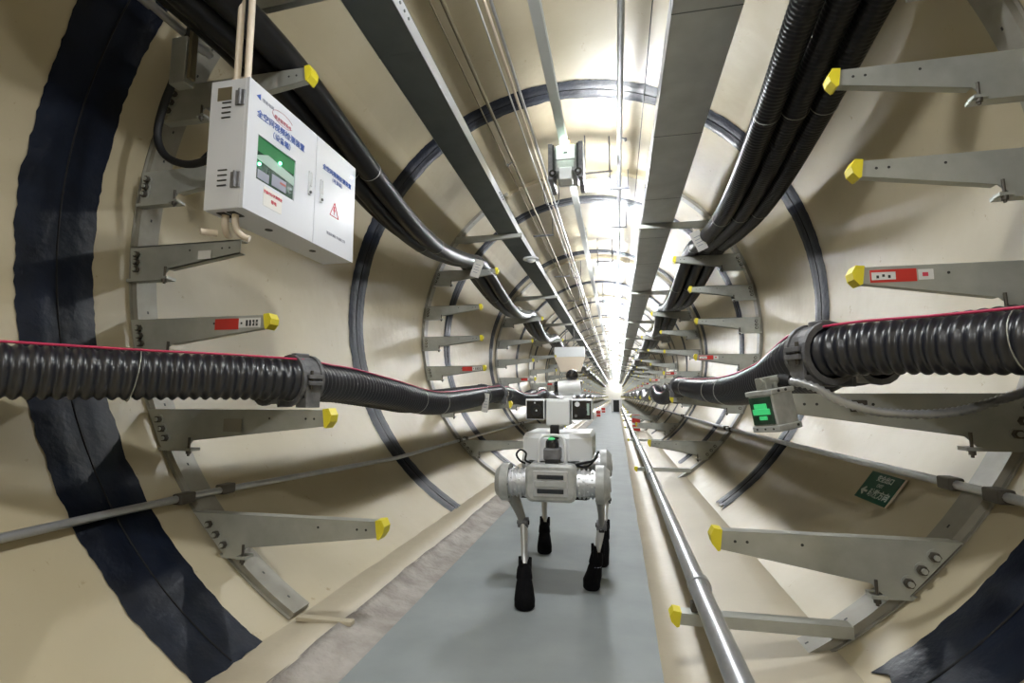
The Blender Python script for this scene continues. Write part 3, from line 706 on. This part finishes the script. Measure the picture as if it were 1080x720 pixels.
# paper tags
def paper_tag(c, w, h, tilt, rx, label):
    T = Matrix.Translation(c) @ Matrix.Rotation(tilt, 4, 'Y') @ Matrix.Rotation(rx, 4, 'Z')
    m_ = MB(); m_.box((-w / 2, -.001, -h), (w / 2, .001, 0), 0, 0, T)
    for q in range(4): m_.box((-w * .3, -.0016, -h * (.3 + .15 * q)), (w * (.3 - .1 * (q % 2)), -.001, -h * (.27 + .15 * q)), 1, 0, T)
    m_.tube([T @ Vector((0, 0, 0)), T @ Vector((0, .01, .05))], .0015, 4, 1)
    return tag(m_.build('paper_tag', [M['paper'], M['greyink']], None, c), label, 'tag')
paper_tag((-.815, 4.2, .545), .085, .16, .35, 0, 'white paper tag hanging on the left overhead cables')
paper_tag((.985, 4.2, .68), .085, .17, -.42, 0, 'white paper tag hanging on the right overhead cables')
paper_tag((-.775, 4.3, -.625), .055, .165, .1, 0, 'white paper tag hanging on the left corrugated hose')
m_ = MB(); m_.box((-1.16, 1.716, -.79), (-1.08, 1.7185, -.74), 0, 0, None); tag(m_.build('paper_tag', M['galvpaint'], None, (-1.12, 1.717, -.79)), 'small grey sticker on the near left arm below the hose', 'sticker')
m_ = MB(); m_.box((-1.33, 1.716, -.095), (-1.27, 1.7185, -.06), 0, 0, None); tag(m_.build('paper_tag', M['paper'], None, (-1.3, 1.717, -.095)), 'small pale sticker on the arm below the cabinet', 'sticker')

# ------------------------------------------------------------------ emergency light on the right
ec = Vector((.785, 1.60, -.690))
t = thing('emergency_light', 'small grey light box with green glowing screen on the right arm tip', 'light', ec)
T = Matrix.Translation(ec) @ Matrix.Rotation(-.16, 4, 'Y') @ Matrix.Rotation(.60, 4, 'Z') @ Matrix.Scale(.93, 4)
m_ = MB(); m_.box((-.045, -.045, -.060), (.045, .045, .060), 0, .005, T); m_.box((-.050, -.050, .046), (.050, .050, .062), 0, .003, T); m_.box((-.050, -.05, -.066), (.05, .05, -.046), 0, .004, T)
for xx, zz in ((-.02, .055), (.01, .055), (0.03, -.055)): m_.cyl(T @ Vector((xx, -.0505, zz)), T @ Vector((xx, -.053, zz)), .004, 8, 1)
for yy in (-.03, .0, .03): m_.cyl(T @ Vector((-.052, yy, -.056)), T @ Vector((-.050, yy, -.056)), .003, 6, 1)
m_.build('light_body', [M['doggrey'], M['ink']], t)
m_ = MB(); m_.box((-.049, -.038, -.042), (-.0445, .040, .042), 0, 0, T); fr = m_.build('screen', M['screenglass'], t); fr['label'] = 'dark glass screen'
m_ = MB()
m_.box((-.0525, -.022, .006), (-.049, .024, .022), 0, .0015, T); m_.box((-.0535, -.030, -.012), (-.049, .031, .006), 0, .0015, T); m_.box((-.0525, -.016, -.028), (-.049, .012, -.016), 0, .0015, T); m_.build('green_lamp', M['greenlit'], fr)['label'] = 'green glowing lamp'
m_ = MB(); m_.box((-.03, -.02, .06), (-.005, .02, .10), 0, .003, T); m_.box((.005, -.02, .06), (.02, .02, .095), 0, .003, T); m_.cyl(T @ Vector((-.035, 0, .085)), T @ Vector((.04, -.01, .088)), .014, 12, 0); m_.build('mount', M['galv'], t)
fl = smooth_path([T @ Vector((.04, -.01, .088)), (.88, 1.57, -.625), (.945, 1.56, -.665), (1.03, 1.555, -.695), (1.14, 1.555, -.702), (1.24, 1.56, -.690), (1.36, 1.58, -.655), (1.46, 1.60, -.62)], 8)
q = resample(fl, .0075); m_ = MB(); m_.tube(q, [.0135 if (i // 1) % 2 else .0095 for i in range(len(q))], 12); m_.cyl(q[0], q[4], .018, 12, 1)
tag(m_.build('flexible_conduit', [M['pipe'], M['rubber']], None, tuple(fl[0])), 'silver flexible metal conduit running from the green light box', 'conduit')
m_ = MB(); m_.cyl((1.04, 1.712, -.675), (1.04, 1.690, -.675), .010, 10); m_.cyl((1.065, 1.712, -.69), (1.065, 1.690, -.69), .010, 10); m_.box((1.030, 1.700, -.70), (1.075, 1.712, -.665), 0, .003)
tag(m_.build('wing_clip', M['steelhook'], None, (1.05, 1.71, -.68)), 'small dark clip on the right arm above the flexible conduit', 'clip')

# ------------------------------------------------------------------ green exit sign
cs = [Vector((1.391, 2.441, -.977)), Vector((1.398, 2.188, -.968)), Vector((1.327, 2.166, -1.062)), Vector((1.314, 2.409, -1.079))]
ctr = sum(cs, Vector()) / 4; nrm = Vector((-ctr.x, 0, -ctr.z)).normalized(); ex = Vector((0, -1, 0)); ey = nrm.cross(ex).normalized()
pc = ctr + nrm * .012
T = Matrix.Translation(pc) @ Matrix((ex, ey, nrm)).transposed().to_4x4()
t = thing('exit_sign', 'green evacuation sign with white lettering and arrow on the right wall', 'sign', tuple(pc))
w, h = .245, .130
m_ = MB(); m_.box((-w / 2, -h / 2, -.004), (w / 2, h / 2, 0), 0, .002, T); m_.box((w / 2, -h / 2, -.004), (w / 2 + .012, h / 2, -.001), 1, 0, T); m_.build('sign_board', [M['greensign'], M['pvc']], t)
text('安全出口', .030, T @ Matrix.Translation((.01, .038, .0006)), M['signwhite'], t, bold=.0006)
text('EXIT', .022, T @ Matrix.Translation((.005, .008, .0006)), M['signwhite'], t)
text('疏散方向', .038, T @ Matrix.Translation((.035, -.030, .0006)), M['signwhite'], t, bold=.0010)
m_ = MB(); m_.prism([(-.105, -.028), (-.080, -.008), (-.073, -.014), (-.083, -.023), (-.055, -.023), (-.055, -.033), (-.083, -.033), (-.073, -.042), (-.080, -.048)], 2, 0, .001, 0, T); m_.build('arrow', M['signwhite'], t)

# ------------------------------------------------------------------ red items down the tunnel, far gate
def extinguisher(x, y, z, w, h, label, group=None):
    t = thing('fire_equipment_box', label, 'fire equipment', (x, y, z), group)
    m_ = MB(); m_.box((x - w / 2, y, z), (x + w / 2, y + .15, z + h * .36), 0, .006); m_.box((x - w / 2 - .01, y, z + h * .5), (x + w / 2, y + .15, z + h), 0, .006); m_.build('red_panel', M['red'], t)
    m_ = MB(); m_.box((x - w / 2 + .01, y + .01, z + h * .35), (x + w / 2 - .01, y + .14, z + h * .52), 0, .003); m_.build('white_band', M['paper'], t)
extinguisher(.765, 12, -1.43, .17, .36, 'red box with white band standing on the right ledge')
extinguisher(-.42, 21.5, -1.48, .16, .24, 'small red box on the left kerb far down the tunnel')
extinguisher(-.36, 27.0, -1.48, .18, .24, 'smaller red box behind the other on the left kerb')
t = thing('walkway_gate', 'pale framed narrow gate with dark opening at the far end of the walkway', 'gate', (.32, 29, ZW))
m_ = MB(); 
for a, b2 in (((.02, 29, ZW), (.14, 29.08, -.85)), ((.46, 29, ZW), (.62, 29.08, -.85)), ((.02, 29, -.85), (.62, 29.08, -.78))): m_.box(a, b2, 0, .01)
m_.build('gate_frame', M['white'], t)
m_ = MB(); m_.box((.14, 29.02, ZW), (.46, 29.05, -.85)); m_.build('gate_panel', M['rubber'], t)['label'] = 'dark gate panel'

# ------------------------------------------------------------------ robot dog
D = thing('robot_dog', 'white and grey four legged inspection robot walking on the grey walkway', 'robot', (.065, 2.5, ZW))
CX = .065
# torso
m_ = MB(); m_.box((CX - .100, 2.19, -1.075), (CX + .100, 2.88, -.960), 0, .02, None, 3); m_.box((CX - .15, 2.22, -1.095), (CX + .15, 2.86, -1.065), 1, .01); m_.build('torso', [M['doggrey'], M['rubber']], D)
m_ = MB()
def rrect(hw, hh, r, cx0, cz0):
    out = []
    for sx, sz, a0 in ((1, 1, 0), (-1, 1, 90), (-1, -1, 180), (1, -1, 270)):
        for q in range(6): a = math.radians(a0 + 18 * q); out.append((cx0 + sx * (hw - r) + r * math.cos(a), cz0 + sz * (hh - r) + r * math.sin(a)))
    return out
for ya, yb, i0, i1 in ((2.118, 2.127, .010, .0), (2.127, 2.20, 0, 0)):
    A_ = rrect(.106 - i0, .076 - i0, .030, CX, -1.012); B_ = rrect(.106 - i1, .076 - i1, .030, CX, -1.012); n = len(A_)
    m_.add([(x, ya, z) for x, z in A_] + [(x, yb, z) for x, z in B_], [list(range(n)), list(range(2 * n - 1, n - 1, -1))] + [[i, i + n, (i + 1) % n + n, (i + 1) % n] for i in range(n)])
fp = m_.build('front_panel', M['doggrey'], D); fp['label'] = 'rounded grey front panel'
m_ = MB()
m_.box((CX - .072, 2.113, -1.064), (CX + .072, 2.119, -.960), 0, .002)
m_.build('slot_frame', M['dogalu'], fp)['label'] = 'silver frame with two dark slots'
for zz in (-.985, -1.042):
    m_ = MB(); m_.box((CX - .055, 2.108, zz - .009), (CX + .055, 2.1145, zz + .009), 0, .002); m_.build('sensor_slot', M['darkglass'], fp)
for zz in (-1.013,):
    m_ = MB(); m_.box((CX - .066, 2.108, zz - .012), (CX + .066, 2.1140, zz + .012), 0, .002); m_.build('slot_bar', M['doggrey'], fp)
# legs
def leg(name, sgn, hy, knee, foot, label, bs):
    hx = CX + sgn * .205; hz = -1.02
    mb = MB()                                            # hip drive: ribbed silver barrel along x
    xs = [CX + sgn * .105, CX + sgn * .195]
    mb.cyl((xs[0], hy, hz), (xs[1], hy, hz), .054, 24, 0)
    for i in range(4):
        xx = CX + sgn * (.112 + i * .018); mb.cyl((xx, hy, hz), (xx + sgn * .008, hy, hz), .060, 24, 0)
        for q in range(12):
            a = q * PI / 6 + i * .2; mb.sphere((xx + sgn * .004, hy + .060 * math.cos(a), hz + .060 * math.sin(a)), .0035, 0, 6)
    L = mb.build('leg', M['dogalu'], D); L['label'] = label
    mb = MB()                                            # thigh motor cover
    mb.cyl((hx - sgn * .022, hy, hz), (hx + sgn * .012, hy, hz), .079, 28, 0); mb.cyl((hx + sgn * .012, hy, hz), (hx + sgn * .036, hy, hz), .079, 28, 0, .056)
    mb.cyl((hx + sgn * .036, hy, hz), (hx + sgn * .040, hy, hz), .03, 20, 0)
    for q in range(6): a = q * PI / 3; mb.cyl((hx - sgn * .024, hy + .068 * math.cos(a), hz + .068 * math.sin(a)), (hx - sgn * .021, hy + .068 * math.cos(a), hz + .068 * math.sin(a)), .005, 6, 1)
    mb.build('motor_cover', [M['doggrey'], M['ink']], L)['label'] = 'round grey motor cover'
    H = Vector((hx - sgn * .002, hy, hz)); K = Vector(knee); F = Vector(foot)
    mb = MB(); d = K - H
    mb.tube([H + d * .05, H + d * .35 + Vector((-sgn * .004, .02, -.01)), H + d * .75 + Vector((0, .010, 0)), K], [.048, .036, .026, .022], 14, 0, True, (.55, 1.0)); mb.cyl(K + Vector((-.022, 0, 0)), K + Vector((.022, 0, 0)), .023, 16, 1)
    mb.cyl(K + Vector((-.027, 0, 0)), K + Vector((.027, 0, 0)), .010, 10, 2)
    mb.build('thigh', [M['dogleg'], M['cast'], M['rubber']], L)['label'] = 'tapered grey thigh'
    mb = MB(); d = F - K
    A = K + d * .38 + Vector((0, .012, 0)); B = K + d * .72
    mb.tube([K, K + d * .18 + Vector((0, .014, 0)), A, B], [.021, .021, .018, .015], 12, 0, True, (.8, 1.0)); mb.box((K.x - .012, K.y - .016, K.z - .03), (K.x + .012, K.y + .014, K.z + .008), 1, .003)
    mb.build('shank', [M['dogalu'], M['rubber']], L)['label'] = 'silver shank'
    mb = MB(); P = lambda t, o=0: K + d * t + Vector((0, o, 0))
    top = K + d * (.53 if sgn < 0 else .42); up = Vector((F.x, F.y, ZW))
    u = (top - up)
    mb.tube([up + Vector((0, -.004, .001)), up + Vector((0, -.004, .010)), up + Vector((0, -.003, .035)) , up + u * .42 , up + u * .60, up + u * .64, up + u * .70, up + u * .90, up + u * 1.0], [q * bs for q in (.038, .047, .048, .043, .038, .035, .039, .035, .029)], 18, 0)
    mb.tube([up + u * .62 + Vector((.033 * bs * math.cos(a * PI / 6), .033 * bs * math.sin(a * PI / 6), 0)) for a in range(13)], .003, 6, 1)
    for a0 in (.6, 2.4, 4.4):                            # ragged boot top
        c0 = up + u * .97; mb.tube([c0 + Vector((.020 * math.cos(a0), .020 * math.sin(a0), -.01)), c0 + Vector((.030 * math.cos(a0), .030 * math.sin(a0), .035))], [.014, .006], 8, 0)
    mb.build('boot', [M['fabric'], M['greyink']], L)['label'] = 'black fabric boot'
leg('fl', -1, 2.19, (-.082, 2.30, -1.215), (-.040, 2.10, ZW), 'silver front leg drive, left in the picture', .88)
leg('fr', 1, 2.19, (.262, 2.36, -1.225), (.214, 2.36, ZW), 'silver front leg drive, right in the picture', .80)
leg('rl', -1, 2.83, (-.085, 2.98, -1.20), (-.062, 2.83, ZW), 'silver hind leg drive, left in the picture', .84)
leg('rr', 1, 2.83, (.272, 2.92, -1.22), (.244, 2.68, ZW), 'silver hind leg drive, right in the picture', .84)
# payload
m_ = MB()
z0, z1 = -.935, -.818; y0, y1 = 2.24, 2.66
prof = [(CX - .145, y0 + .05), (CX - .06, y0), (CX + .07, y0), (CX + .165, y0 + .06), (CX + .165, y1), (CX - .145, y1)]
vs = [(x, y, z0) for x, y in prof] + [(x, y, z1 - .02) for x, y in prof] + [((x - CX) * .93 + CX, (y - 2.45) * .93 + 2.45, z1) for x, y in prof]
n = 6; fs = [list(range(n))[::-1], list(range(12, 18))] + [[i + k, (i + 1) % n + k, (i + 1) % n + k + 6, i + k + 6] for k in (0, 6) for i in range(n)]
m_.add(vs, fs); pay = m_.build('payload_box', M['dogwhite'], D); pay['label'] = 'white equipment box on the back'
m_ = MB()
for xx in (CX - .12, CX + .12): m_.box((xx - .008, 2.24, -.958), (xx + .008, 2.75, -.934), 0, .002)
m_.build('mounting_rail', M['dogalu'], D)
# lidar
lx, ly = CX + .0, 2.195
m_ = MB(); m_.box((lx - .036, ly - .03, -.925), (lx + .036, ly + .05, -.872), 0, .008); m_.box((lx - .028, ly - .034, -.94), (lx + .028, ly + .05, -.925), 1, .002); m_.build('sensor_base', [M['cast'], M['rubber']], D)
m_ = MB(); m_.cyl((lx, ly, -.872), (lx, ly, -.855), .030, 20, 0); m_.sphere((lx, ly, -.855), .030, 0, 20, (1, 1, .95)); m_.build('dome_sensor', M['darkglass'], D)['label'] = 'dark dome sensor'
m_ = MB(); m_.sphere((lx - .002, ly - .012, -.836), .014, 0, 12, (1.2, 1, .6)); m_.build('status_light', M['greenlit'], D)['label'] = 'green light on the dome'
m_ = MB()
for q in (-1, 1):
    m_.tube(smooth_path([(lx + q * .058, ly - .01, -.94), (lx + q * .057, ly - .02, -.88), (lx + q * .050, ly - .02, -.835), (lx + q * .03, ly - .01, -.822), (lx, ly, -.82)], 4), .007, 8)
m_.build('guard_frame', M['dogwhite'], D)['label'] = 'white guard frame round the dome sensor'
# neck and head
m_ = MB(); m_.box((CX - .012, 2.212, -.838), (CX + .026, 2.242, -.778), 0, .004); m_.cyl((CX + .008, 2.30, -.80), (CX + .008, 2.30, -.765), .030, 18, 1); m_.build('neck', [M['rubber'], M['dogwhite']], D)['label'] = 'black neck'
hx = CX + .020; hy = 2.235
m_ = MB(); m_.box((hx - .053, hy, -.782), (hx + .053, hy + .12, -.670), 0, .008, None, 3)
m_.box((hx - .145, hy + .012, -.672), (hx + .145, hy + .10, -.664), 0, .003); head = m_.build('head', M['dogwhite'], D); head['label'] = 'white camera head'
for q, w0 in ((-1, .086), (1, .090)):
    xa, xb = (hx - .058 - w0, hx - .060) if q < 0 else (hx + .060, hx + .060 + w0)
    m_ = MB(); m_.box((xa, hy + .005, -.757), (xb, hy + .10, -.668), 0, .004); c_ = m_.build('camera_housing', M['dogwhite'], head)
    m_ = MB(); xm = (xa + xb) / 2
    m_.box((xa + .004, hy + .001, -.753), (xb - .004, hy + .006, -.672), 0, .002)
    if q < 0:
        m_.cyl((xm + .006, hy - .006, -.714), (xm + .006, hy + .002, -.714), .026, 24, 1); m_.cyl((xm + .006, hy - .008, -.714), (xm + .006, hy - .004, -.714), .012, 16, 0); m_.sphere((xm + .008, hy - .007, -.716), .0045, 2, 8)
        m_.cyl((xm, hy - .001, -.682), (xm, hy + .001, -.682), .004, 8, 2)
    else:
        m_.cyl((xm - .019, hy - .004, -.688), (xm - .019, hy + .002, -.688), .011, 16, 2); m_.cyl((xm + .002, hy - .006, -.722), (xm + .002, hy + .002, -.722), .022, 20, 1); m_.cyl((xm - .026, hy - .003, -.738), (xm - .026, hy + .002, -.738), .006, 10, 3)
        m_.box((xm + .022, hy - .002, -.735), (xm + .033, hy + .001, -.685), 4, .001)
    m_.build('camera_front', [M['darkglass'], M['rubber'], M['dogwhite'], M['cast'], M['boardpale']], head)['label'] = 'square black camera front'
m_ = MB(); cxm = hx + .042
m_.tube([(cxm - .045, hy + .05, -.619), (cxm + .055, hy + .06, -.613)], .034, 24, 0); m_.cyl((cxm - .062, hy + .048, -.620), (cxm - .045, hy + .05, -.619), .030, 24, 1, .0335); m_.cyl((cxm + .055, hy + .06, -.613), (cxm + .062, hy + .06, -.613), .032, 24, 1, .028)
m_.box((cxm - .02, hy + .03, -.668), (cxm + .02, hy + .08, -.648), 0, .003); m_.build('spotlight', [M['dogwhite'], M['darkglass']], D)['label'] = 'white cylinder lamp with black ends on the head'
m_ = MB(); m_.sphere((cxm + .018, hy + .055, -.560), .028, 0, 20); m_.cyl((cxm + .018, hy + .055, -.590), (cxm + .018, hy + .055, -.578), .018, 16, 1); m_.build('dome_camera', [M['darkglass'], M['dogwhite']], D)['label'] = 'black dome camera on top'
# cables
m_ = MB(); m_.tube(smooth_path([(CX - .115, 2.26, -.955), (CX - .145, 2.22, -.935), (CX - .158, 2.20, -.905), (CX - .140, 2.20, -.885), (CX - .118, 2.21, -.90), (CX - .122, 2.215, -.93), (CX - .10, 2.23, -.945)], 6), .0045, 8)
m_.build('cable', M['rubber'], D)['label'] = 'thin curled black cable'; m_ = MB(); m_.tube(smooth_path([(CX + .09, 2.22, -.95), (CX + .13, 2.20, -.935), (CX + .17, 2.25, -.93), (CX + .19, 2.32, -.90)], 6), .0055, 8)
m_.build('cable', M['rubber'], D); m_ = MB(); m_.tube(smooth_path([(CX + .10, 2.24, -.955), (CX + .15, 2.22, -.95), (CX + .185, 2.30, -.92)], 6), .0045, 8); m_.build('cable', M['rubber'], D)

# ------------------------------------------------------------------ camera, light, view
cam = bpy.data.cameras.new('camera'); co = bpy.data.objects.new('camera', cam); COL.objects.link(co)
cam.sensor_width = 36; cam.lens = 531.63 / 1080 * 36; cam.clip_start = .02; cam.clip_end = 300
yaw, pit = .20384, .10893
fwv = Vector((-math.sin(yaw) * math.cos(pit), math.cos(yaw) * math.cos(pit), math.sin(pit))); rt = Vector((math.cos(yaw), math.sin(yaw), 0)); up = rt.cross(fwv)
co.matrix_world = Matrix.Translation((.34131, 0, -.65482)) @ Matrix((rt, up, -fwv)).transposed().to_4x4()
SC.camera = co
w = bpy.data.worlds.new('world'); SC.world = w; w.use_nodes = True; w.node_tree.nodes['Background'].inputs[0].default_value = (0, 0, 0, 1)
SC.view_settings.view_transform = 'Standard'; SC.view_settings.look = 'None'; SC.view_settings.gamma = 1; SC.view_settings.exposure = 3.6
SC.view_settings.use_curve_mapping = False
SC.cycles.max_bounces = 10; SC.cycles.diffuse_bounces = 3; SC.cycles.glossy_bounces = 4
